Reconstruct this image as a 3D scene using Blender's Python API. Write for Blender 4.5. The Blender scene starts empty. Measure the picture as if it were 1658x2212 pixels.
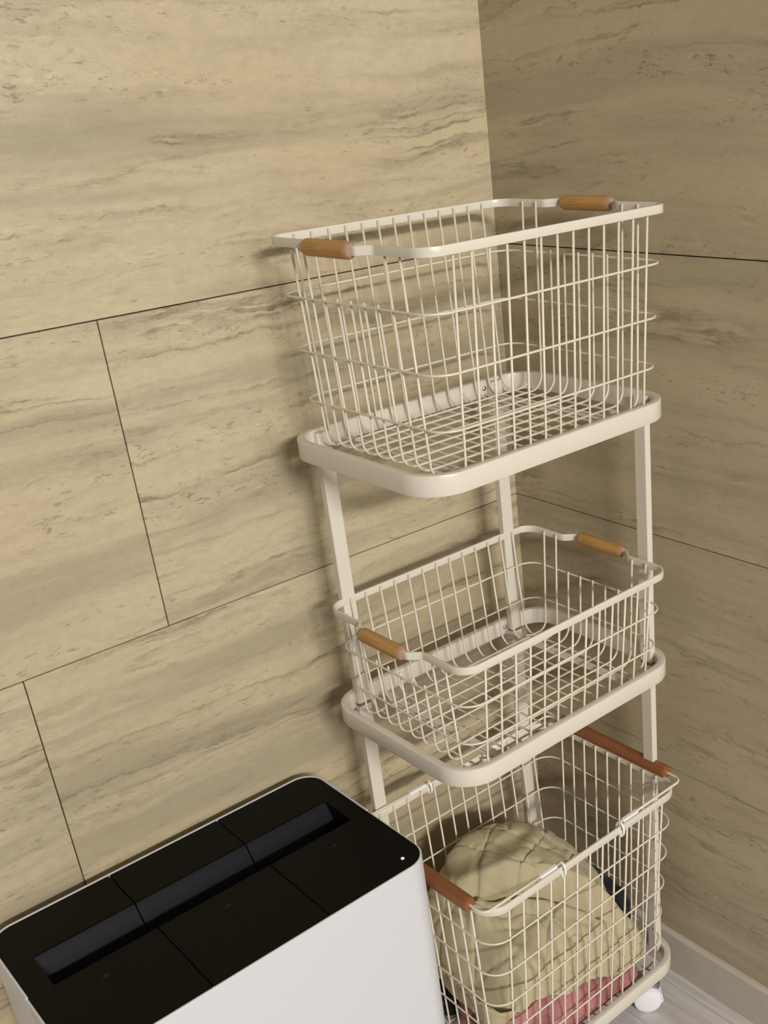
import bpy, bmesh, math, random
from mathutils import Vector, Euler, noise
PI = math.pi
S = bpy.context.scene
C = S.collection

# ------------------------------------------------------------------ camera
FPX, PX, PY = 2344.59, 1127.31, 1294.85          # focal length and principal point of the (cropped) photo, in px of 1658x2212
cam = bpy.data.cameras.new('camera')
cam.sensor_width = 36.0
cam.lens = FPX / 2212 * 36.0
cam.shift_x = (829 - PX) / 2212
cam.shift_y = (PY - 1106) / 2212
cam.clip_start = 0.02
co = bpy.data.objects.new('camera', cam)
co.location = (-1.1239, -1.2887, 1.4352)
co.rotation_euler = Euler((1.1288, 0.0715, -0.7486), 'XYZ')
C.objects.link(co)
S.camera = co

# ------------------------------------------------------------------ light
S.view_settings.view_transform = 'Standard'
S.view_settings.look = 'None'
S.view_settings.gamma = 1.0
S.view_settings.use_curve_mapping = False
S.view_settings.exposure = -0.36
W = bpy.data.worlds.new('room_light'); S.world = W
W.use_nodes = True
W.node_tree.nodes['Background'].inputs[0].default_value = (1.0, 0.96, 0.90, 1)
W.node_tree.nodes['Background'].inputs[1].default_value = 0.105

def area_light(name, loc, target, sx, sy, power, col):
    l = bpy.data.lights.new(name, 'AREA'); l.shape = 'RECTANGLE'; l.size = sx; l.size_y = sy
    l.energy = power; l.color = col
    o = bpy.data.objects.new(name, l); o.location = loc
    d = Vector(target) - Vector(loc)
    o.rotation_euler = d.to_track_quat('-Z', 'Y').to_euler()
    C.objects.link(o); return o
area_light('ceiling_light', (-1.85, -4.9, 2.78), (-0.40, -0.1, 1.1), 1.10, 0.22, 245, (1.0, 0.965, 0.925))
area_light('front_fill_light', (-0.7, -4.6, 2.0), (-0.5, 0.0, 1.0), 1.4, 1.4, 70, (1.0, 0.97, 0.93))  # unseen soft fill added in front to brighten the forward-facing surfaces

# ------------------------------------------------------------------ materials
def new_mat(name):
    m = bpy.data.materials.new(name); m.use_nodes = True
    nt = m.node_tree
    return m, nt, nt.nodes['Principled BSDF']
class N:
    """small node helper"""
    def __init__(s, nt): s.nt = nt
    def add(s, t, **k):
        n = s.nt.nodes.new(t)
        for a, b in k.items(): setattr(n, a, b)
        return n
    def put(s, sock, v):
        if v is None: return
        if isinstance(v, bpy.types.NodeSocket): s.nt.links.new(v, sock)
        else: sock.default_value = v
    def math(s, op, a, b=None, c=None, clamp=False):
        n = s.add('ShaderNodeMath', operation=op, use_clamp=clamp)
        s.put(n.inputs[0], a); s.put(n.inputs[1], b); s.put(n.inputs[2], c)
        return n.outputs[0]
    def comb(s, x, y, z):
        n = s.add('ShaderNodeCombineXYZ')
        for i, v in enumerate((x, y, z)): s.put(n.inputs[i], v)
        return n.outputs[0]
    def noise(s, vec, scale, detail=4, rough=.55, dist=0.0):
        n = s.add('ShaderNodeTexNoise')
        s.put(n.inputs['Vector'], vec); n.inputs['Scale'].default_value = scale
        n.inputs['Detail'].default_value = detail; n.inputs['Roughness'].default_value = rough
        n.inputs['Distortion'].default_value = dist
        return n.outputs['Fac']
    def ramp(s, f, lo, hi, a=0.0, b=1.0):
        n = s.add('ShaderNodeMapRange', interpolation_type='SMOOTHSTEP'); n.clamp = True
        s.put(n.inputs[0], f)
        for i, v in enumerate((lo, hi, a, b)): n.inputs[i + 1].default_value = v
        return n.outputs[0]
    def mix(s, f, a, b):
        n = s.add('ShaderNodeMix', data_type='RGBA')
        s.put(n.inputs['Factor'], f)
        for k, v in (('A', a), ('B', b)):
            for q in n.inputs:
                if q.name == k and q.type == 'RGBA': s.put(q, v)
        return [q for q in n.outputs if q.type == 'RGBA'][0]
    def bump(s, h, strength, dist):
        n = s.add('ShaderNodeBump'); s.put(n.inputs['Height'], h)
        n.inputs['Strength'].default_value = strength; n.inputs['Distance'].default_value = dist
        return n.outputs[0]

def c4(r, g, b): return (r, g, b, 1)

def plain(name, col, rough=.5, spec=.5, metal=0.0, coat=0.0, bump=0.0, bscale=300, var=0.0, emit=None):
    m, nt, b = new_mat(name); n = N(nt)
    tc = n.add('ShaderNodeTexCoord').outputs['Object']
    b.inputs['Roughness'].default_value = rough
    b.inputs['Metallic'].default_value = metal
    b.inputs['Specular IOR Level'].default_value = spec
    b.inputs['Coat Weight'].default_value = coat
    f = n.noise(tc, bscale, 3)
    if var:
        n.put(b.inputs['Base Color'], n.mix(n.ramp(n.noise(tc, 30, 3), .3, .7), c4(*[x * (1 - var) for x in col]), c4(*col)))
    else: b.inputs['Base Color'].default_value = c4(*col)
    if bump: n.put(b.inputs['Normal'], n.bump(f, bump, .001))
    if emit:
        b.inputs['Emission Color'].default_value = c4(*emit[0]); b.inputs['Emission Strength'].default_value = emit[1]
    return m

def travertine(name, seed, light, warm, grey, dark, pitty, vein):
    m, nt, b = new_mat(name); n = N(nt)
    tc = n.add('ShaderNodeTexCoord').outputs['Object']
    oi = n.add('ShaderNodeObjectInfo')
    sp = n.add('ShaderNodeSeparateXYZ'); n.put(sp.inputs[0], tc)
    of = n.add('ShaderNodeSeparateColor'); n.put(of.inputs[0], oi.outputs['Color'])
    h = n.math('ADD', n.math('ADD', sp.outputs[0], sp.outputs[1]), n.math('MULTIPLY', of.outputs[0], 13.0))
    z0 = n.math('ADD', sp.outputs[2], n.math('MULTIPLY', of.outputs[1], 7.0))
    # slow wandering of the bedding, so that the bands are never quite level
    wander = n.math('MULTIPLY', n.math('SUBTRACT', n.noise(n.comb(h, z0, seed), 2.0, 3, .5), .5), .10)
    z = n.math('ADD', z0, wander)
    jag = n.math('MULTIPLY', n.math('SUBTRACT', n.noise(n.comb(h, z0, seed + 3), 30, 6, .68), .5), .020)
    zj = n.math('ADD', z, jag)
    def vec(a, c, s, zz=z): return n.comb(n.math('MULTIPLY', h, a), n.math('MULTIPLY', zz, c), s)
    band = n.noise(vec(.7, 8, seed + 1), 1.7, 5, .6)
    band2 = n.noise(vec(1.6, 19, seed + 9, zj), 1.6, 6, .66)
    patch = n.noise(vec(1, 2.2, seed + 5), 2.6, 4, .5)
    col = n.mix(n.ramp(patch, .36, .64), c4(*light), c4(*warm))
    col = n.mix(n.ramp(band, .46, .64, 0, .66), col, c4(*grey))
    col = n.mix(n.ramp(band2, .49, .70, 0, .60), col, c4(*grey))
    # bedding veins: broken dark lines where a stretched noise crosses its middle, with a soft smear under them
    vn = n.noise(vec(1.0, 15, seed + 20, zj), 1.3, 6, .60, .12)
    line = n.math('SUBTRACT', 1.0, n.ramp(n.math('ABSOLUTE', n.math('SUBTRACT', vn, .53)), .0, .020))
    brk = n.ramp(n.noise(vec(26, 40, seed + 33), 1.0, 4, .65), .40, .62)
    lm = n.ramp(n.noise(vec(1.6, 7, seed + 31), 2.4, 3), .42, .66)
    line = n.math('MULTIPLY', n.math('MULTIPLY', line, lm), n.math('MULTIPLY', brk, vein))
    smear = n.math('MULTIPLY', n.ramp(n.math('SUBTRACT', vn, .53), .0, .075, 1, 0), n.ramp(vn, .50, .535))
    col = n.mix(n.math('MULTIPLY', n.math('MULTIPLY', smear, lm), .40 * vein), col, c4(*dark))
    # cracks and pits: short jagged cavities, crowded in some beds and rare elsewhere
    zone = n.ramp(n.noise(vec(1.2, 11, seed + 40, zj), 2.1, 4, .6), .44, .64)
    wv = n.math('MULTIPLY', n.math('SUBTRACT', n.noise(n.comb(h, z0, seed + 66), 75, 3, .6), .5), .010)
    zk = n.math('ADD', z, wv)
    pit = n.ramp(n.noise(vec(55, 230, seed + 50, zk), 1.0, 3, .6), .60, .69)
    crk = n.math('SUBTRACT', 1.0, n.ramp(n.math('ABSOLUTE', n.math('SUBTRACT', n.noise(vec(24, 120, seed + 55, zk), 1.0, 4, .6), .5)), .0, .030))
    crkm = n.ramp(n.noise(vec(30, 60, seed + 57), 1.0, 3, .6), .53, .64)
    big = n.ramp(n.noise(vec(16, 48, seed + 60, zk), 1.0, 6, .70), .655, .70)
    pits = n.math('MAXIMUM', n.math('MULTIPLY', pit, n.math('MULTIPLY_ADD', zone, .72, .05)),
                  n.math('MULTIPLY', n.math('MULTIPLY', crk, crkm), n.math('MULTIPLY_ADD', zone, .85, .04)))
    pits = n.math('MAXIMUM', pits, n.math('MULTIPLY', big, n.math('MULTIPLY_ADD', zone, .5, .45)))
    pits = n.math('MULTIPLY', pits, pitty)
    mott = n.noise(vec(60, 110, seed + 70), 1.0, 5, .65)
    grain = n.noise(n.comb(h, z0, seed + 71), 520, 2, .6)
    col = n.mix(n.ramp(mott, .35, .72, 0, .30), col, c4(*grey))
    col = n.mix(n.ramp(grain, .40, .75, 0, .16), col, c4(*dark))
    dk = n.math('MAXIMUM', n.math('MULTIPLY', line, .72), n.math('MULTIPLY', pits, .74), clamp=True)
    col = n.mix(dk, col, c4(*dark))
    # paler flecks beside the pits
    fl = n.ramp(n.noise(vec(38, 140, seed + 80, zk), 1.0, 4, .6), .62, .72)
    col = n.mix(n.math('MULTIPLY', fl, n.math('MULTIPLY_ADD', zone, .40, .06)), col, c4(*[min(1, x * 1.2) for x in light]))
    n.put(b.inputs['Base Color'], col)
    b.inputs['Roughness'].default_value = .48
    b.inputs['Specular IOR Level'].default_value = .35
    hgt = n.math('SUBTRACT', n.math('MULTIPLY', mott, .25), dk)
    n.put(b.inputs['Normal'], n.bump(hgt, .25, .0012))
    return m

def wood(name, a, bcol, dk, scale=1.0, axis=1, rough=.45):
    m, nt, b = new_mat(name); n = N(nt)
    tc = n.add('ShaderNodeTexCoord').outputs['Object']
    sp = n.add('ShaderNodeSeparateXYZ'); n.put(sp.inputs[0], tc)
    k = [700 * scale] * 3; k[axis] = 18 * scale
    v = n.comb(*[n.math('MULTIPLY', sp.outputs[i], k[i] / 1.0) for i in range(3)])
    k2 = [160 * scale] * 3; k2[axis] = 7 * scale
    v2 = n.comb(*[n.math('MULTIPLY', sp.outputs[i], k2[i]) for i in range(3)])
    f = n.noise(v, .6, 3, .6, .4); g = n.noise(v2, 1.2, 4, .55, .8)
    col = n.mix(n.ramp(g, .35, .7), c4(*a), c4(*bcol))
    col = n.mix(n.math('MULTIPLY', n.ramp(f, .52, .68), .65), col, c4(*dk))
    n.put(b.inputs['Base Color'], col); b.inputs['Roughness'].default_value = rough
    b.inputs['Specular IOR Level'].default_value = .3
    n.put(b.inputs['Normal'], n.bump(f, .3, .0004))
    return m

def cloth(name, col, col2, weave=900, wstr=.25, rough=.95, vscale=14):
    m, nt, b = new_mat(name); n = N(nt)
    tc = n.add('ShaderNodeTexCoord').outputs['Object']
    g = n.noise(tc, vscale, 4, .6)
    n.put(b.inputs['Base Color'], n.mix(n.ramp(g, .35, .7), c4(*col), c4(*col2)))
    b.inputs['Roughness'].default_value = rough
    b.inputs['Specular IOR Level'].default_value = .15
    b.inputs['Sheen Weight'].default_value = .15
    n.put(b.inputs['Normal'], n.bump(n.noise(tc, weave, 3, .6), wstr, .0015))
    return m

M_STONE_B = travertine('travertine_back', 1.3, (.545, .465, .310), (.515, .425, .270), (.335, .285, .195), (.16, .125, .078), 1.0, 1.0)  # back wall stone, its light tones slightly paler than the right wall's
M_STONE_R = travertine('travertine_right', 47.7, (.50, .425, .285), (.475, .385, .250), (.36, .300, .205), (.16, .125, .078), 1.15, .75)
M_GAP = plain('dark_joint', (.035, .027, .018), .9)
M_PAINT = plain('cream_powder_coat', (.67, .62, .525), .30, .5, coat=.15, bump=.05, bscale=900)
M_WIRE = plain('cream_coated_wire', (.70, .64, .52), .38, .5, bump=.05, bscale=900)
M_BINW = plain('white_satin_plastic', (.63, .635, .655), .42, .4, bump=.03, bscale=1500)
M_BINB = plain('gloss_black_plastic', (.0042, .0036, .0026), .40, .08, bump=.04, bscale=1800)
M_BINR = plain('black_plastic_lit_trough', (.0095, .0105, .0135), .5, .10)  # rough black plastic; light caught by the trough slope painted in as paler blue
M_MARK = plain('faint_grey_print', (.020, .017, .014), .6)
M_LED = plain('led', (.9, .9, 1), .3, emit=((1, .98, .95), 6.0))
M_CAST = plain('white_nylon', (.80, .80, .82), .35, .5)
M_STEEL = plain('zinc_steel', (.45, .45, .45), .3, metal=1.0)
M_CLIP = plain('translucent_white_plastic', (.85, .84, .80), .22, .6, coat=.3)
M_RUB = plain('black_rubber_pad', (.012, .010, .008), .7)
M_PADG = plain('grey_joint', (.16, .145, .12), .7)
M_WOOD = wood('oiled_oak', (.42, .222, .066), (.52, .295, .100), (.23, .11, .034))
M_WEND = plain('cut_oak_end', (.47, .27, .17), .7, var=.3, bump=.3)
M_WOODR = wood('reddish_beech', (.225, .088, .032), (.275, .112, .040), (.165, .062, .024), .7, 1, .5)
M_BASE = plain('greige_vinyl_skirting', (.53, .475, .395), .5, .4, var=.06, bump=.05)
M_QUILT = cloth('olive_beige_cotton', (.46, .395, .245), (.50, .435, .275), 1400, .3)
M_TOWEL = cloth('dusty_pink_terry', (.32, .118, .118), (.50, .23, .215), 420, .9)
M_NAVY = cloth('dark_navy_knit', (.009, .0105, .015), (.015, .018, .025), 900, .4)
M_BLACK = cloth('black_jersey', (.006, .006, .008), (.010, .010, .013), 900, .4)

def floor_mat():
    m, nt, b = new_mat('grey_wood_laminate'); n = N(nt)
    tc = n.add('ShaderNodeTexCoord').outputs['Object']
    oi = n.add('ShaderNodeObjectInfo')
    sp = n.add('ShaderNodeSeparateXYZ'); n.put(sp.inputs[0], tc)
    of = n.add('ShaderNodeSeparateColor'); n.put(of.inputs[0], oi.outputs['Color'])
    y = n.math('ADD', sp.outputs[1], n.math('MULTIPLY', of.outputs[0], 9))
    v = n.comb(n.math('MULTIPLY', sp.outputs[0], 60), n.math('MULTIPLY', y, 4), of.outputs[1])
    v2 = n.comb(n.math('MULTIPLY', sp.outputs[0], 260), n.math('MULTIPLY', y, 14), 4.0)
    g = n.noise(v, 1.0, 5, .6, .8); f = n.noise(v2, 1.0, 3, .6)
    col = n.mix(n.ramp(g, .3, .7), c4(.50, .465, .445), c4(.62, .585, .565))
    col = n.mix(n.math('MULTIPLY', n.ramp(f, .45, .7), .3), col, c4(.42, .385, .365))
    n.put(b.inputs['Base Color'], col)
    b.inputs['Roughness'].default_value = .38
    n.put(b.inputs['Normal'], n.bump(f, .12, .0005))
    return m
M_FLOOR = floor_mat()

# ------------------------------------------------------------------ mesh helpers
def link(name, me, mat, parent=None, loc=(0, 0, 0), rot=(0, 0, 0), smooth=False):
    if mat and not me.materials: me.materials.append(mat)
    if smooth:
        for p in me.polygons: p.use_smooth = True
    o = bpy.data.objects.new(name, me); o.location = loc; o.rotation_euler = rot
    if parent: o.parent = parent
    C.objects.link(o); return o
def mesh(name, verts, faces, smooth=False):
    me = bpy.data.meshes.new(name); me.from_pydata([tuple(v) for v in verts], [], faces); me.validate(); me.update()
    if smooth:
        for p in me.polygons: p.use_smooth = True
    return me
def thing(name, label, cat, loc=(0, 0, 0), rotz=0, group=None):
    o = bpy.data.objects.new(name, None); o.location = loc; o.rotation_euler = (0, 0, rotz)
    o.empty_display_size = .05
    o['label'] = label; o['category'] = cat
    if group: o['group'] = group
    C.objects.link(o); return o
def tag(o, label, cat, group=None):
    o['label'] = label; o['category'] = cat
    if group: o['group'] = group
    return o
def box_me(name, x0, x1, y0, y1, z0, z1, bev=0.0, seg=2):
    bm = bmesh.new()
    bmesh.ops.create_cube(bm, size=1)
    bmesh.ops.scale(bm, vec=(x1 - x0, y1 - y0, z1 - z0), verts=bm.verts)
    bmesh.ops.translate(bm, vec=((x0 + x1) / 2, (y0 + y1) / 2, (z0 + z1) / 2), verts=bm.verts)
    if bev: bmesh.ops.bevel(bm, geom=list(bm.edges), offset=bev, segments=seg, profile=.5, affect='EDGES')
    me = bpy.data.meshes.new(name); bm.to_mesh(me); bm.free()
    return me
def fillet(pts, r, n=6, closed=False):
    """round the corners of a 3D polyline"""
    P = [Vector(p) for p in pts]; out = []; L = len(P)
    for i in range(L):
        if not closed and i in (0, L - 1): out.append(P[i]); continue
        a, b, c = P[i - 1], P[i], P[(i + 1) % L]
        u = (a - b); v = (c - b); lu, lv = u.length, v.length; u /= lu; v /= lv
        ang = u.angle(v)
        rr = r[i] if isinstance(r, (list, tuple)) else r
        if ang > PI - .01 or rr <= 0: out.append(b); continue
        d = min(rr / math.tan(ang / 2), lu * .49, lv * .49); R = d * math.tan(ang / 2)
        cen = b + (u + v).normalized() * (R / math.sin(ang / 2))
        s, e = b + u * d - cen, b + v * d - cen
        for k in range(n + 1):
            t = k / n; th = s.angle(e)
            q = (s * math.sin((1 - t) * th) + e * math.sin(t * th)) / math.sin(th)
            out.append(cen + q)
    return out
def tube_me(name, pts, r, sides=6, closed=False, caps=True):
    P = [Vector(p) for p in pts]; L = len(P)
    vs = []; fs = []; nrm = None
    rings = []
    for i in range(L):
        if closed: t = (P[(i + 1) % L] - P[i - 1]).normalized()
        elif i == 0: t = (P[1] - P[0]).normalized()
        elif i == L - 1: t = (P[-1] - P[-2]).normalized()
        else: t = ((P[i + 1] - P[i]).normalized() + (P[i] - P[i - 1]).normalized()).normalized()
        if nrm is None:
            nrm = t.orthogonal().normalized()
        else:
            nrm = (nrm - t * nrm.dot(t)).normalized()
        bn = t.cross(nrm)
        rr = r[i] if isinstance(r, list) else r
        rings.append(len(vs))
        for k in range(sides):
            a = 2 * PI * k / sides
            vs.append(P[i] + (nrm * math.cos(a) + bn * math.sin(a)) * rr)
    seg = L if closed else L - 1
    off = 0
    if closed:   # find the twist that closes the ring best
        best = 1e9
        for o_ in range(sides):
            d = (vs[rings[-1]] - vs[(o_)]).length
            if d < best: best = d; off = o_
    for i in range(seg):
        a, b = rings[i], rings[(i + 1) % L]
        o_ = off if (closed and i == L - 1) else 0
        for k in range(sides):
            k2 = (k + 1) % sides
            fs.append((a + k, a + k2, b + (k2 + o_) % sides, b + (k + o_) % sides))
    if caps and not closed:
        fs.append(tuple(reversed(range(sides)))); fs.append(tuple(rings[-1] + k for k in range(sides)))
    return mesh(name, vs, fs, True)
def rrect(L, Wd, r, n=8, cx=0, cy=0, z=0):
    """counter-clockwise rounded rectangle"""
    out = []
    for sx, sy, a0 in ((1, -1, -PI / 2), (1, 1, 0), (-1, 1, PI / 2), (-1, -1, PI)):
        x, y = cx + sx * (L / 2 - r), cy + sy * (Wd / 2 - r)
        for k in range(n + 1):
            a = a0 + PI / 2 * k / n
            out.append(Vector((x + r * math.cos(a), y + r * math.sin(a), z)))
    return out
def sweep_flat(name, path, section, smooth=True):
    """closed planar path (ccw), section = list of (outward offset, z) making a closed profile"""
    L = len(path); vs = []; fs = []; m = len(section)
    for i in range(L):
        a = (path[i] - path[i - 1]); b = (path[(i + 1) % L] - path[i])
        if a.length < 1e-9: a = b
        if b.length < 1e-9: b = a
        n1 = Vector((a.y, -a.x, 0)).normalized(); n2 = Vector((b.y, -b.x, 0)).normalized()
        nn = (n1 + n2).normalized(); k = 1 / max(.5, nn.dot(n1))
        for (o_, z) in section: vs.append(path[i] + nn * (o_ * k) + Vector((0, 0, z)))
    for i in range(L):
        j = (i + 1) % L
        for k in range(m):
            k2 = (k + 1) % m
            fs.append((i * m + k, j * m + k, j * m + k2, i * m + k2))
    me = mesh(name, vs, fs)
    if smooth:
        for p in me.polygons: p.use_smooth = True
        me.set_sharp_from_angle(angle=math.radians(35))
    return me
def bar_section(t, h, b):
    """rounded flat-bar profile: outer face at 0, inner at -t, from z 0 down to -h"""
    return [(0, -b), (0, -h + b), (-b * .3, -h + b * .3), (-b, -h), (-t + b, -h), (-t + b * .3, -h + b * .3), (-t, -h + b), (-t, -b), (-t + b * .3, -b * .3), (-t + b, 0), (-b, 0), (-b * .3, -b * .3)]
def lathe_me(name, prof, n=24, smooth=True):
    """profile of (radius, z) around z"""
    vs = []; fs = []
    for r, z in prof:
        for k in range(n):
            a = 2 * PI * k / n; vs.append((r * math.cos(a), r * math.sin(a), z))
    for i in range(len(prof) - 1):
        for k in range(n):
            k2 = (k + 1) % n
            fs.append((i * n + k, i * n + k2, (i + 1) * n + k2, (i + 1) * n + k))
    fs.append(tuple(reversed(range(n)))); fs.append(tuple((len(prof) - 1) * n + k for k in range(n)))
    me = mesh(name, vs, fs)
    if smooth:
        for p in me.polygons: p.use_smooth = True
        me.set_sharp_from_angle(angle=math.radians(40))
    return me

# ------------------------------------------------------------------ setting
rnd = random.Random(4); XC = .006; YC = .0006
Z1 = 1.2242; PH = .4; G = .0008
def panels(wall, axis, mat, rows):
    for (z0, z1, cuts) in rows:
        for a, b in zip(cuts[:-1], cuts[1:]):
            za, zb = z0 + G, z1 - G
            if axis == 'x': me = box_me('panel', a + G, b - G, 0, .009, za, zb, .0003, 1)
            else: me = box_me('panel', 0, .009, a + G, b - G, za, zb, .0003, 1)
            o = link('panel', me, mat, wall)
            o.color = (rnd.random(), rnd.random(), rnd.random(), 1)
wb = link('wall_back', box_me('wall_back', -3.2, .12, .0092, .10, 0, 2.6), M_GAP); wb['kind'] = 'structure'
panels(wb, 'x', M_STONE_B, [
    (0.004, Z1 - 3 * PH + PH, [-3.2, -2.3, -1.1, XC]),
    (Z1 - 2 * PH, Z1 - PH, [-3.2, -2.0178, -.8178, XC]),
    (Z1 - PH, Z1, [-3.2, -1.8257, -.6257, XC]),
    (Z1, Z1 + PH, [-3.2, -2.5, -1.3, XC]),
    (Z1 + PH, Z1 + 2 * PH, [-3.2, -2.05, -.85, XC]),
    (Z1 + 2 * PH, 2.59, [-3.2, -2.4, -1.2, XC])])
wr = link('wall_right', box_me('wall_right', .0092, .10, -3.2, .0, 0, 2.6), M_GAP); wr['kind'] = 'structure'
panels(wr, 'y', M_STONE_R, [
    (0.004, Z1 - 2 * PH, [-3.2, -2.1, -.9, YC]),
    (Z1 - 2 * PH, Z1 - PH, [-3.2, -2.45, -1.25, YC]),
    (Z1 - PH, Z1, [-3.2, -1.9, -.7, YC]),
    (Z1, Z1 + PH, [-3.2, -2.3, -1.1, YC]),
    (Z1 + PH, Z1 + 2 * PH, [-3.2, -2.0, -.8, YC]),
    (Z1 + 2 * PH, 2.59, [-3.2, -2.3, -1.1, 0.0])])
def skirting(name, axis):
    z = .084
    prof = [(0, 0), (.010, 0), (.010, z - .004), (.008, z - .001), (.0055, z), (0, z)]
    L = [-3.2, 0.0] if axis == 'x' else [-3.2, -.0102]
    vs = []
    for l in L:
        for d, zz in prof: vs.append((l, -d, zz) if axis == 'x' else (-d, l, zz))
    m = len(prof); fs = [tuple(range(m)), tuple(range(2 * m - 1, m - 1, -1))]
    for k in range(m): fs.append((k, k + m, (k + 1) % m + m, (k + 1) % m))
    o = link(name, mesh(name, vs, fs), M_BASE); o['kind'] = 'structure'
skirting('baseboard_back', 'x'); skirting('baseboard_right', 'y')
fl = link('floor', box_me('floor', -3.2, .1, -3.2, .1, -.03, -.004), M_GAP); fl['kind'] = 'structure'
px = [0.0 + .0, -.0349]
while px[-1] > -3.1: px.append(px[-1] - .0972)
for i in range(len(px) - 1):
    off = rnd.uniform(.2, .9); ys = [0.0]
    y = -off
    while y > -3.2: ys.append(y); y -= .9
    ys.append(-3.2)
    for a, b in zip(ys[:-1], ys[1:]):
        o = link('plank', box_me('plank', px[i + 1] + .0004, px[i] - .0004, b + .0004, a - .0004, -.006, 0, .0004, 1), M_FLOOR, fl)
        o.color = (rnd.random(), rnd.random(), rnd.random(), 1)

# ------------------------------------------------------------------ rack
RX, RY, YAW = -.2479, -.2294, .0042
TL, TW, TH = .4182, .3035, .0257
TZ = [1.0539, .6644, .1000]
rack = thing('laundry_rack', 'tall cream-white steel three-tier rack with rounded trays, standing on casters in the corner', 'rack', (RX, RY, 0), YAW)
for z in TZ:
    link('tray', sweep_flat('tray', rrect(TL, TW, .052, 12), bar_section(.0112, TH, .0020)), M_PAINT, rack, (0, 0, z))
    for u in (-.122, .130):
        link('crossbar', box_me('crossbar', u - .006, u + .006, -TW / 2 + .011, TW / 2 - .011, z - .0225, z - .0195, .0008), M_PAINT, rack)
# legs: two on the back bar, one on the right bar; flat 20 x 10 mm tube
LB = [(-.160, .1345, .021, .0115), (.1405, .1345, .021, .0115), (.1925, -.103, .0110, .021)]
for (u, v, a, b) in LB:
    for hi, lo, top in ((TZ[0], TZ[1], -.003), (TZ[1], TZ[2], -.0215)):
        link('leg', box_me('leg', u - a / 2, u + a / 2, v - b / 2, v + b / 2, lo - .0175, hi + top, .0016), M_PAINT, rack)
    link('joint_pad', box_me('joint_pad', u - a / 2 + .0006, u + a / 2 - .0006, v - b / 2 + .0006, v + b / 2 - .0006, TZ[1] - .0215, TZ[1] - .0175), M_PADG, rack)
    for z in TZ:    # screws through the bar next to each leg
        if a > b:
            s = link('screw', lathe_me('screw', [(.0034, 0), (.0034, .001), (.002, .002)], 12), M_STEEL, rack, (u - .016, TW / 2 - .0123, z - .012), (PI / 2, 0, 0))
        else:
            s = link('screw', lathe_me('screw', [(.0034, 0), (.0034, .001), (.002, .002)], 12), M_STEEL, rack, (TL / 2 - .0123, v + .016, z - .012), (0, -PI / 2, 0))
# casters: twin wheels under a hood
def wheel_profile():
    return [(.0, .0), (.019, .0), (.0220, .0012), (.0236, .003), (.0236, .0090), (.0225, .0110), (.018, .0126), (.010, .0134), (.0, .0137)]
wheel_me = lathe_me('wheel', [(max(r, .0004), z) for r, z in wheel_profile()], 32)
def hood_me():
    vs = []; fs = []; n = 14; w = .0015
    for k in range(n + 1):
        a = math.radians(-15 + 200 * k / n)
        for r in (.0242, .0265):
            for y in (-w - .0095, w + .0095):
                vs.append((r * math.cos(a), y, r * math.sin(a)))
    for k in range(n):
        i = k * 4; j = i + 4
        fs += [(i, j, j + 1, i + 1), (i + 3, j + 3, j + 2, i + 2), (i + 2, j + 2, j, i), (i + 1, j + 1, j + 3, i + 3)]
    fs += [(0, 1, 3, 2), (n * 4 + 2, n * 4 + 3, n * 4 + 1, n * 4)]
    me = mesh('caster', vs, fs)
    for p in me.polygons: p.use_smooth = True
    me.set_sharp_from_angle(angle=math.radians(40))
    return me
hood = hood_me()
hub_me = box_me('caster_fork', -.016, .016, -.0032, .0032, -.016, .021, .001)
stem_me = lathe_me('stem', [(.0075, 0), (.0085, .002), (.0085, .012), (.006, .0135), (.0045, .014), (.0045, .032)], 20)
for (u, v, ang) in ((.156, -.133, math.radians(-41)), (-.165, -.120, math.radians(100)), (-.165, .120, math.radians(20)), (.165, .120, math.radians(140))):
    d = Vector((math.cos(ang), math.sin(ang), 0)) * -.014
    cst = link('caster', hood, M_CAST, rack, (u + d.x, v + d.y, .0236), (0, 0, ang))
    cst['label'] = 'white twin-wheel nylon caster'
    for s in (1, -1):
        link('wheel', wheel_me, M_CAST, cst, (0, s * .0033, 0), (-s * PI / 2, 0, 0))
    link('fork', hub_me, M_CAST, cst)
    link('stem', stem_me, M_STEEL, cst, (.014, 0, .0195))

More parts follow.
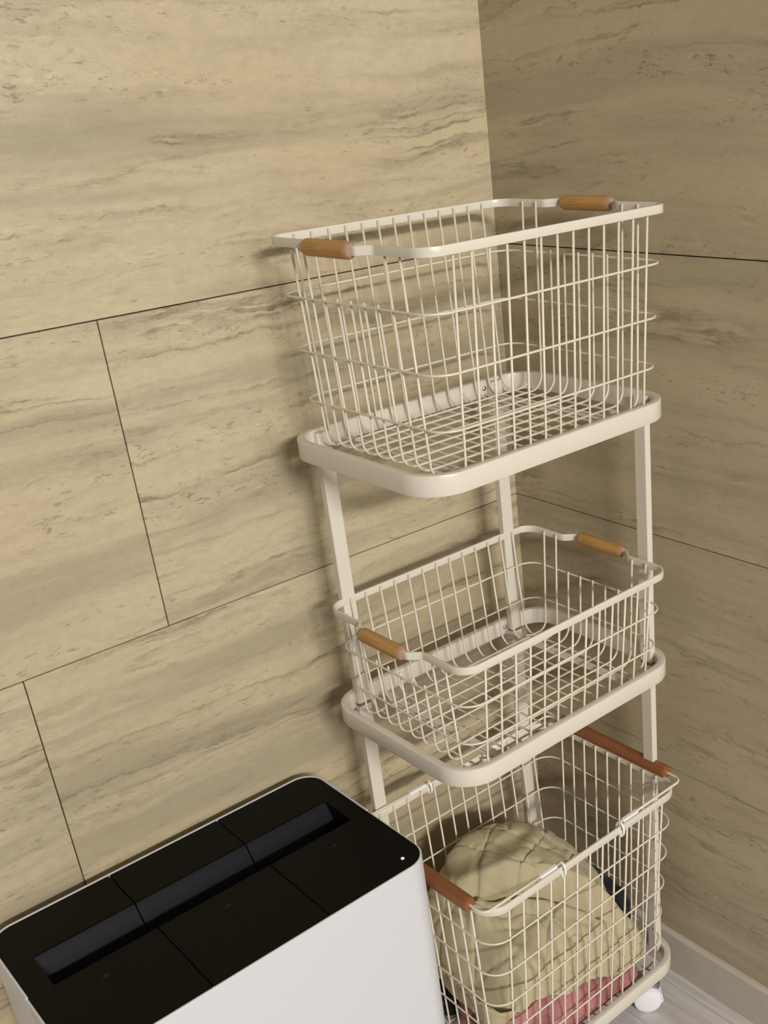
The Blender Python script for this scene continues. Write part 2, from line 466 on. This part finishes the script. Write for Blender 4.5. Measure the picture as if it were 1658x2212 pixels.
# ------------------------------------------------------------------ baskets
WR = .00150      # wire radius
def basket(label, cu, cv, L, Wd, zr, zb, bL, bW, hoops, rim_h, handle, cut_sides, hoop_r=.034):
    """cu,cv: centre in rack coordinates; zr rim top, zb base; bL,bW half sizes at the base"""
    cs, sn = math.cos(YAW), math.sin(YAW)
    t = thing('wire_basket', label, 'basket', (RX + cs * cu - sn * cv, RY + sn * cu + cs * cv, zb - .0015), YAW, 'cream wire baskets on the rack')
    H = zr - zb + .0015
    z0 = .0015
    tL, tW = L / 2 - .0035 - WR, Wd / 2 - .0035 - WR        # wire lines at the rim (inside the flat bar)
    def half(z):
        k = (z - z0) / (H - z0); return bL + (tL - bL) * k, bW + (tW - bW) * k
    # rim: flat bar, with the short sides stepping out at the grips
    if handle:
        e = .014; a = .052; b_ = .067
        pts = [(L / 2, -Wd / 2), (L / 2, -b_), (L / 2 + e, -a), (L / 2 + e, a), (L / 2, b_), (L / 2, Wd / 2),
               (-L / 2, Wd / 2), (-L / 2, b_), (-L / 2 - e, a), (-L / 2 - e, -a), (-L / 2, -b_), (-L / 2, -Wd / 2)]
        rr = [.026, .008, .007, .007, .008, .026, .026, .008, .007, .007, .008, .026]
        path = fillet([(x, y, 0) for x, y in pts], rr, 7, True)
    else:
        path = rrect(L, Wd, .034, 10)
    link('rim', sweep_flat('rim', path, bar_section(.0032, rim_h, .0007)), M_PAINT, t, (0, 0, H))
    # long wires (run front to back under the base)
    n = 13; pitch = .02525 if Wd != .3000 else .0262
    top = H - .0025
    prof = fillet([(0, -tW, top), (0, -bW, z0), (0, bW, z0), (0, tW, top)], .020, 6)
    lw = tube_me('wire', prof, WR, 8)
    for i in range(n):
        link('wire', lw, M_WIRE, t, ((i - (n - 1) / 2) * pitch, 0, 0))
    # short wires
    ns = 9; pv = .0262 if Wd > .3 else .0258
    vmax = bW - .012
    def shortw(ztop, full=True, side=1):
        x1, _ = half(ztop)
        if full:
            return fillet([(-x1, 0, ztop), (-bL, 0, z0 + 2 * WR), (bL, 0, z0 + 2 * WR), (x1, 0, ztop)], .020, 6)
        return fillet([(side * x1, 0, ztop), (side * bL, 0, z0 + 2 * WR), (side * (bL - .030), 0, z0 + 2 * WR), (side * (bL - .036), .007 * 0 + .006, z0 + 2 * WR), (side * (bL - .037), .010, z0 - .000)], [0, .020, .004, .003, 0], 6)
    me_full = tube_me('wire', shortw(top), WR, 8)
    zc = hoops[0] - zb + .0015 + .004
    me_cut = tube_me('wire', shortw(zc if cut_sides else top), WR, 8)
    me_end = {s: tube_me('wire', shortw(top, False, s), WR, 8) for s in (1, -1)}
    base_line = tube_me('wire', fillet([(-bL + .050, .004, z0), (-bL + .046, 0, z0 + 2 * WR), (bL - .046, 0, z0 + 2 * WR), (bL - .050, .004, z0)][1:3], 0), WR, 8)
    for i in range(ns):
        v = (i - 4) * pv
        if i in (0, 8):
            for s in (1, -1): link('wire', me_end[s], M_WIRE, t, (0, v, 0))
            bl = fillet([(-bL + .042, .012 if v < 0 else -.012, z0 + 2 * WR), (-bL + .036, .002 if v < 0 else -.002, z0 + 2 * WR), (-bL + .044, 0, z0 + 2 * WR), (bL - .044, 0, z0 + 2 * WR), (bL - .036, .002 if v < 0 else -.002, z0 + 2 * WR), (bL - .042, .012 if v < 0 else -.012, z0 + 2 * WR)], .004, 4)
            link('wire', tube_me('wire', bl, WR, 8), M_WIRE, t, (0, v, 0))
        elif i in (1, 7) : link('wire', me_full, M_WIRE, t, (0, v, 0))
        else: link('wire', me_cut, M_WIRE, t, (0, v, 0))
    for h in hoops:
        z = h - zb + .0015; a, b_ = half(z)
        link('hoop', tube_me('hoop', rrect(2 * (a + 2 * WR), 2 * (b_ + 2 * WR), hoop_r, 8), WR * .95, 8, True), M_WIRE, t, (0, 0, z))
    if handle:
        for s in (1, -1):
            ln = .0445
            prof = [(.0070, -ln), (.0082, -ln + .0016), (.0094, -ln + .0042), (.0096, -ln + .006), (.0096, ln - .006), (.0094, ln - .0042), (.0082, ln - .0016), (.0070, ln)]
            me = lathe_me('handle', prof, 14)
            R90 = Euler((PI / 2, 0, 0)).to_matrix().to_4x4(); me.transform(R90)
            me.materials.append(M_WOOD); me.materials.append(M_WEND)
            for p in me.polygons:
                if abs(p.center.y) > ln - .0040: p.material_index = 1
            link('handle', me, None, t, (s * (L / 2 + .0125), 0, H - rim_h / 2))
    return t, H
basket('deep cream wire basket with oak grips, on the top tray of the rack', .0037, -.0031, .3826, .3109, 1.2955, 1.0360, .1755, .1365, (1.227, 1.1615, 1.098), .0105, True, True, .027)
basket('shallow cream wire basket with oak grips, on the middle tray of the rack', -.0075, -.0140, .3800, .2915, .8160, .6463, .1745, .1250, (.756, .698), .0105, True, True, .027)
bk, BH = basket('large cream wire basket with reddish rod handles, holding laundry on the bottom tray', -.0105, -.0210, .3925, .3000, .4575, .0820, .1770, .1185, (.391, .331, .270, .210, .150), .0125, False, False, .031)
# the two swing handles of the large basket
for s in (1, -1):
    zz = BH + .0035
    hx = .060; yy = .1455
    pts = [(s * hx, -yy, zz), (s * .202, -yy, zz), (s * .202, -.122, zz + .0055), (s * .202, .122, zz + .0055), (s * .202, yy, zz), (s * hx, yy, zz)]
    pts = [(s * hx, -yy, zz), (s * .2015, -yy, zz + .001), (s * .2015, yy, zz + .001), (s * hx, yy, zz)]
    bail = link('bail_handle', tube_me('bail_handle', fillet(pts, .012, 6), .0021, 8), M_WIRE, bk)
    rod = lathe_me('grip_rod', [(.0085, -.118), (.0104, -.1155), (.0108, -.113), (.0108, .113), (.0104, .1155), (.0085, .118)], 18)
    rod.transform(Euler((PI / 2, 0, 0)).to_matrix().to_4x4())
    g = link('grip_rod', rod, M_WOODR, bail, (s * .2015, 0, zz + .001)); g['label'] = 'reddish-brown wooden rod'
    for e in (1, -1):
        sl = box_me('sleeve', -.016, .016, -.0032, .0032, -.0026, .0026, .001)
        link('sleeve', sl, M_CLIP, bail, (s * (hx + .024), e * yy, zz))
        ring = []
        for k in range(18):
            a = 2 * PI * k / 18; ring.append(Vector((0, math.cos(a) * .0072, math.sin(a) * .0108)))
        eye = link('hinge_eye', tube_me('hinge_eye', ring, .0020, 6, True), M_CLIP, bail, (s * hx, e * (.3000 / 2 - .0022), BH - .0055))
        eye['label'] = 'white plastic hinge eye looped round the rim'
        link('hinge_peg', lathe_me('hinge_peg', [(.0028, -.004), (.0034, -.003), (.0034, .006), (.0020, .0075)], 12), M_CLIP, bail, (s * (hx), e * (.3000 / 2 - .001), BH - .014), (0, 0, 0))

# ------------------------------------------------------------------ laundry
def sstep(a, b, x):
    t = min(1, max(0, (x - a) / (b - a))); return t * t * (3 - 2 * t)
def mound(name, mat, cx, cy, hx, hy, top, hem, nexp=4.5, nt=200, nr=110, skirt=1.55, disp=None, closed=True):
    """a folded heap: polar grid, domed top rolling over into skirts that hang down to the hem"""
    vs = []; fs = []
    for j in range(nr + 1):
        k = skirt * j / nr
        for i in range(nt):
            th = 2 * PI * i / nt
            c, s = math.cos(th), math.sin(th)
            R = 1 / ((abs(c) ** nexp + abs(s) ** nexp) ** (1 / nexp))
            if k <= 1:
                f = math.sin(k * PI / 2 * .98) if k > 0 else 0
                f = k * (1 - .0) if k < .7 else .7 + .3 * math.sin((k - .7) / .3 * PI / 2)
                drop = 0 if k < .62 else ((k - .62) / .38) ** 2.6
                kk = 0
            else: f = 1; drop = 1; kk = (k - 1) / (skirt - 1)
            x, y = c * R * f * hx, s * R * f * hy
            zt = top(x, y); zh = hem(x, y)
            roll = min(.035, (zt - zh) * .45)
            z = zt - drop * roll
            if kk > 0: z = (zt - roll) + (zh - (zt - roll)) * kk
            arc = (k if k <= 1 else 1 + (k - 1) * 1.0)
            p = Vector((x, y, z))
            nrm = Vector((c * (drop ** 1.2), s * (drop ** 1.2), 1 - drop * .98)).normalized()
            if disp:
                unf = Vector((c * R * hx * min(k, 1) + c * max(0, k - 1) / (skirt - 1) * (zt - zh), s * R * hy * min(k, 1) + s * max(0, k - 1) / (skirt - 1) * (zt - zh)))
                p = p + nrm * disp(p, unf, k, kk)
            vs.append(p)
    for j in range(nr):
        for i in range(nt):
            i2 = (i + 1) % nt
            fs.append((j * nt + i, (j + 1) * nt + i, (j + 1) * nt + i2, j * nt + i2))
    if closed: fs.append(tuple(nr * nt + i for i in range(nt)))
    return link(name, mesh(name, vs, fs, True), mat, None, (cx, cy, 0))
BX, BY = bk.location.x, bk.location.y
def q_top(x, y):
    base = .370 - (3.3 if x > -.02 else 7.5) * (x + .02) ** 2 - .30 * max(0, .05 - y)
    base -= .060 * sstep(.07, .165, x) * sstep(.03, -.09, y)
    # the upper fold ends in a diagonal crease; in front of it the lower fold forms a shelf
    cl = -.030 - .80 * x
    step = sstep(cl - .003, cl + .026, y)
    fade = sstep(-.105, -.055, x)
    z = base - .046 * (1 - step) * fade
    z -= .012 * fade * math.exp(-((y - cl + .004) / .007) ** 2)
    z += .007 * fade * math.exp(-((y - cl + .022) / .012) ** 2)
    # a shorter tuck at the back left
    d = (y - .035) * .86 - (x + .075) * .5; e = (x + .075) * .86 + (y - .035) * .5
    z -= .009 * math.exp(-(d / .006) ** 2 - (e / .030) ** 2)
    z += .008 * math.exp(-((d + .014) / .010) ** 2 - (e / .035) ** 2)
    return z
def q_hem(x, y):
    return max(.098, .171 - .37 * x + .006 * math.sin(x * 60) + .02 * sstep(-.05, .1, y))
def q_disp(p, u, k, kk):
    # quilting: rotated diamond grid of stitched grooves with puckers between
    ca, sa = math.cos(.62), math.sin(.62)
    w = noise.noise(Vector((u.x * 9, u.y * 9, 3.1))) * .030
    w2 = noise.noise(Vector((u.x * 9, u.y * 9, 8.1))) * .030
    a = (u.x * ca + u.y * sa + w) / .066; b = (-u.x * sa + u.y * ca - w2) / .060
    da, db = abs(a - round(a)), abs(b - round(b))
    d = min(da, db)
    gr = -.0028 * math.exp(-(d / .040) ** 2)
    puff = .0016 * min(1, da * 3.2) ** .5 * min(1, db * 3.2) ** .5
    near = math.exp(-(d / .16) ** 2)
    puck = noise.noise(Vector((u.x * 95, u.y * 95, 1.7))) * .0022 * near
    fold = noise.noise(Vector((p.x * 16, p.y * 19, p.z * 15 + 5))) * .0085
    n2 = noise.noise(Vector((p.x * 26 + 7, p.y * 22, p.z * 20)))
    rip = -.0040 * math.exp(-(n2 / .16) ** 2) * sstep(-.3, .3, noise.noise(Vector((p.x * 11, p.y * 11, p.z * 11 + 9))))
    if k > 1: fold *= .55; rip *= .7
    if kk > .5: fold *= 1 - .8 * sstep(.5, .95, kk); rip *= 1 - sstep(.5, .95, kk)
    hemf = 0
    if kk > .84:    # bound edge, gathered
        hemf = -.0014 * math.exp(-((kk - .885) / .010) ** 2) + .0012 * math.sin((p.x + p.y) * 420 + 3 * w * 60) * (kk > .885)
    return gr + puff + puck + fold + rip + hemf
quilt = mound('quilted_blanket', M_QUILT, BX - .003, BY + .001, .1660, .1140, q_top, q_hem, 9.0, 400, 240, 1.95, q_disp, False)
# thickness of the hem
md = quilt.modifiers.new('thick', 'SOLIDIFY'); md.thickness = .004; md.offset = -1
tag(quilt, 'olive-beige quilted cotton blanket heaped in the bottom basket, on top of a pink towel', 'blanket')
def t_disp(p, u, k, kk):
    return noise.noise(Vector((p.x * 26, p.y * 26, p.z * 60))) * .008 + noise.noise(Vector((p.x * 120, p.y * 120, p.z * 120))) * .0016 - abs(noise.noise(Vector((p.x * 18 + 3, p.y * 18, p.z * 30)))) * .010
towel = mound('pink_towel', M_TOWEL, BX + .002, BY - .030, .148, .081, lambda x, y: .185 - .36 * x - .2 * abs(y), lambda x, y: .0900, 7.0, 160, 80, 1.6, t_disp)
tag(towel, 'dusty pink terry towel showing beneath the quilted blanket in the bottom basket', 'towel')
nav = mound('navy_garment', M_NAVY, BX + .150, BY + .006, .022, .078, lambda x, y: .232 + .15 * y, lambda x, y: .0905, 3.5, 100, 60, 1.6, t_disp)
tag(nav, 'dark navy garment squeezed between the quilted blanket and the right side of its basket', 'clothing')
blk = mound('black_garment', M_BLACK, BX - .095, BY + .076, .055, .026, lambda x, y: .155, lambda x, y: .0905, 3.5, 80, 50, 1.6, t_disp)
tag(blk, 'black garment bundled under the left back of the quilted blanket, in the bottom basket', 'clothing')

# ------------------------------------------------------------------ bin
X0, X1, Y0, Y1, BZ = -.9573, -.4765, -.3219, -.0300, .5319
bn = thing('sorting_bin', 'large white rectangular bin with a black three-flap lid, against the tiled wall', 'bin', ((X0 + X1) / 2, (Y0 + Y1) / 2, 0))
bw, bd = X1 - X0, Y1 - Y0
RAD = .034
def shell(name, path, th, zlo, zhi):
    """open-topped wall with rounded top edge"""
    sec = [(0, zlo), (0, zhi - .0008), (-.0003, zhi - .0002), (-.0009, zhi), (-th, zhi), (-th, zlo)]
    return sweep_flat(name, path, sec)
full = rrect(bw, bd, RAD, 14)
ysplit = -.1765 - (Y0 + Y1) / 2
def half_path(front):
    pts = [p for p in full if (p.y < ysplit - .0008 if front else p.y > ysplit + .0008)]
    e = .0008 * (-1 if front else 1)
    if front:
        # order so that it runs from left split round the front to right split
        i0 = max(range(len(pts)), key=lambda i: (pts[i] - pts[i - 1]).length)
        pts = pts[i0:] + pts[:i0]
        return [Vector((-bw / 2, ysplit + e, 0))] + pts + [Vector((bw / 2, ysplit + e, 0))]
    i0 = max(range(len(pts)), key=lambda i: (pts[i] - pts[i - 1]).length)
    pts = pts[i0:] + pts[:i0]
    return [Vector((bw / 2, ysplit + e, 0))] + pts + [Vector((-bw / 2, ysplit + e, 0))]
def open_sweep(name, path, sec):
    L = len(path); m = len(sec); vs = []; fs = []
    for i in range(L):
        a = path[i] - path[max(0, i - 1)]; b = path[min(L - 1, i + 1)] - path[i]
        if a.length < 1e-9: a = b
        if b.length < 1e-9: b = a
        nn = (Vector((a.y, -a.x, 0)).normalized() + Vector((b.y, -b.x, 0)).normalized()).normalized()
        for o_, z in sec: vs.append(path[i] + nn * o_ + Vector((0, 0, z)))
    for i in range(L - 1):
        for k in range(m):
            k2 = (k + 1) % m
            fs.append((i * m + k, (i + 1) * m + k, (i + 1) * m + k2, i * m + k2))
    fs += [tuple(range(m - 1, -1, -1)), tuple((L - 1) * m + k for k in range(m))]
    me = mesh(name, vs, fs)
    for p in me.polygons: p.use_smooth = True
    me.set_sharp_from_angle(angle=math.radians(30))
    return me
sec_b = [(0, .012), (0, BZ - .0010), (-.0004, BZ - .0002), (-.0012, BZ), (-.0030, BZ), (-.0030, .012)]
sec_f = [(0, .012), (0, BZ - .0030), (-.0005, BZ - .0022), (-.0016, BZ - .002), (-.0030, BZ - .002), (-.0030, .012)]
link('back_shell', open_sweep('back_shell', half_path(False), sec_b), M_BINW, bn)
link('front_panel', open_sweep('front_panel', half_path(True), sec_f), M_BINW, bn)
link('base', sweep_flat('base', rrect(bw - .012, bd - .012, RAD - .006, 10), [(0, 0), (0, .014), (-.12, .014), (-.12, 0)]), M_BINB, bn)
# lid: three flaps; back part flat, sloping trough, front part flat
YR0, YR1 = -.113, -.1768; XR0, XR1 = -.925, -.5055; seams = [-.7952, -.6357]
ocx, ocy = bn.location.x, bn.location.y
inner = rrect(bw - .0050, bd - .0046, RAD - .0025, 14)
def rounded_lim(x):
    """y limits of the lid outline at local x"""
    hw, hd, r = (bw - .005) / 2, (bd - .0046) / 2, RAD - .0025
    d = abs(x) - (hw - r)
    if d <= 0: return hd
    return hd - r + math.sqrt(max(0, r * r - d * d))
def lid(xa, xb, i):
    """one flap as a closed solid, cut along x into strips"""
    xa_, xb_ = xa - ocx, xb - ocx
    # columns
    cols = sorted(set([xa_, xb_] + [c for c in (XR0 - ocx, XR0 - ocx + .0008, XR1 - ocx, XR1 - ocx - .0008) if xa_ < c < xb_] +
                      [sg * ((bw - .005) / 2 - (RAD - .0025) * (1 - math.sin(k * PI / 24))) for sg in (1, -1) for k in range(13) if xa_ < sg * ((bw - .005) / 2 - (RAD - .0025) * (1 - math.sin(k * PI / 24))) < xb_]))
    r0, r1 = YR0 - ocy, YR1 - ocy
    TOP = BZ - .0012
    vs = []; fs = []; mi = []
    def row(x):
        lim = rounded_lim(x)
        inr = XR0 - ocx + .0004 < x < XR1 - ocx - .0004
        ys = [(lim, TOP - .001), (lim - .001, TOP), (r0 + .003, TOP), (r0, TOP - .0010), (r0 - .003, TOP - .005), (r0 - .030, TOP - .045), (r1 + .0006, TOP - .052), (r1 + .0002, TOP - .002), (r1 - .001, TOP), (-lim + .001, TOP), (-lim, TOP - .001)]
        if not inr: ys = [(y, TOP if 1 <= q <= 9 else z) for q, (y, z) in enumerate(ys)]
        out = [(x, y, z) for y, z in ys]
        out += [(x, -lim, TOP - .058), (x, lim, TOP - .058)]
        return out
    m = 13
    for x in cols: vs += row(x)
    for c in range(len(cols) - 1):
        for k in range(m):
            k2 = (k + 1) % m
            fs.append((c * m + k, c * m + k2, (c + 1) * m + k2, (c + 1) * m + k))
            mi.append(1 if (k in (3, 4, 5, 6) and XR0 - ocx + .0004 < (cols[c] + cols[c + 1]) / 2 < XR1 - ocx - .0004) else 0)
    fs.append(tuple(range(m - 1, -1, -1))); mi.append(0)
    fs.append(tuple((len(cols) - 1) * m + k for k in range(m))); mi.append(0)
    me = mesh('lid_flap', vs, fs)
    me.materials.append(M_BINB); me.materials.append(M_BINR)
    if len(me.polygons) == len(mi):
        for p, q in zip(me.polygons, mi): p.material_index = q
    bm = bmesh.new(); bm.from_mesh(me); bmesh.ops.recalc_face_normals(bm, faces=bm.faces); bm.to_mesh(me); bm.free()
    return link('lid_flap', me, None, bn)
g = .0009
lids = [lid(X0 + .0025, seams[0] - g, 0), lid(seams[0] + g, seams[1] - g, 1), lid(seams[1] + g, X1 - .0025, 2)]
# faint printed marks on the front half of each flap, and the status light
for lo, (mx, my) in zip(lids, ((-.8771, -.2083), (-.7159, -.2065), (-.5557, -.2062))):
    arc = [Vector((.005 * math.cos(a), .005 * math.sin(a) * .8, 0)) for a in [PI + PI * k / 8 for k in range(9)]]
    vs = []; fs = []
    for p in arc: vs += [p * 1.0, p * .80]
    fs = [(2 * k, 2 * k + 2, 2 * k + 3, 2 * k + 1) for k in range(8)]
    b0 = len(vs); vs += [Vector(q) for q in ((-.0008, -.0022, 0), (.0008, -.0022, 0), (.0032, .0016, 0), (.0020, .0022, 0))]; fs.append((b0, b0 + 1, b0 + 2, b0 + 3))
    mk = link('marking', mesh('marking', vs, fs), M_MARK, lo, (mx - ocx, my - ocy, BZ - .00105))
    mk.rotation_euler = (0, 0, .2)
led = link('status_light', lathe_me('status_light', [(.0021, 0), (.0021, .0004), (.0014, .0006)], 16), M_LED, lids[2], (-.5082 - ocx, -.2994 - ocy, BZ - .0012))
led['label'] = 'small lit white dot'
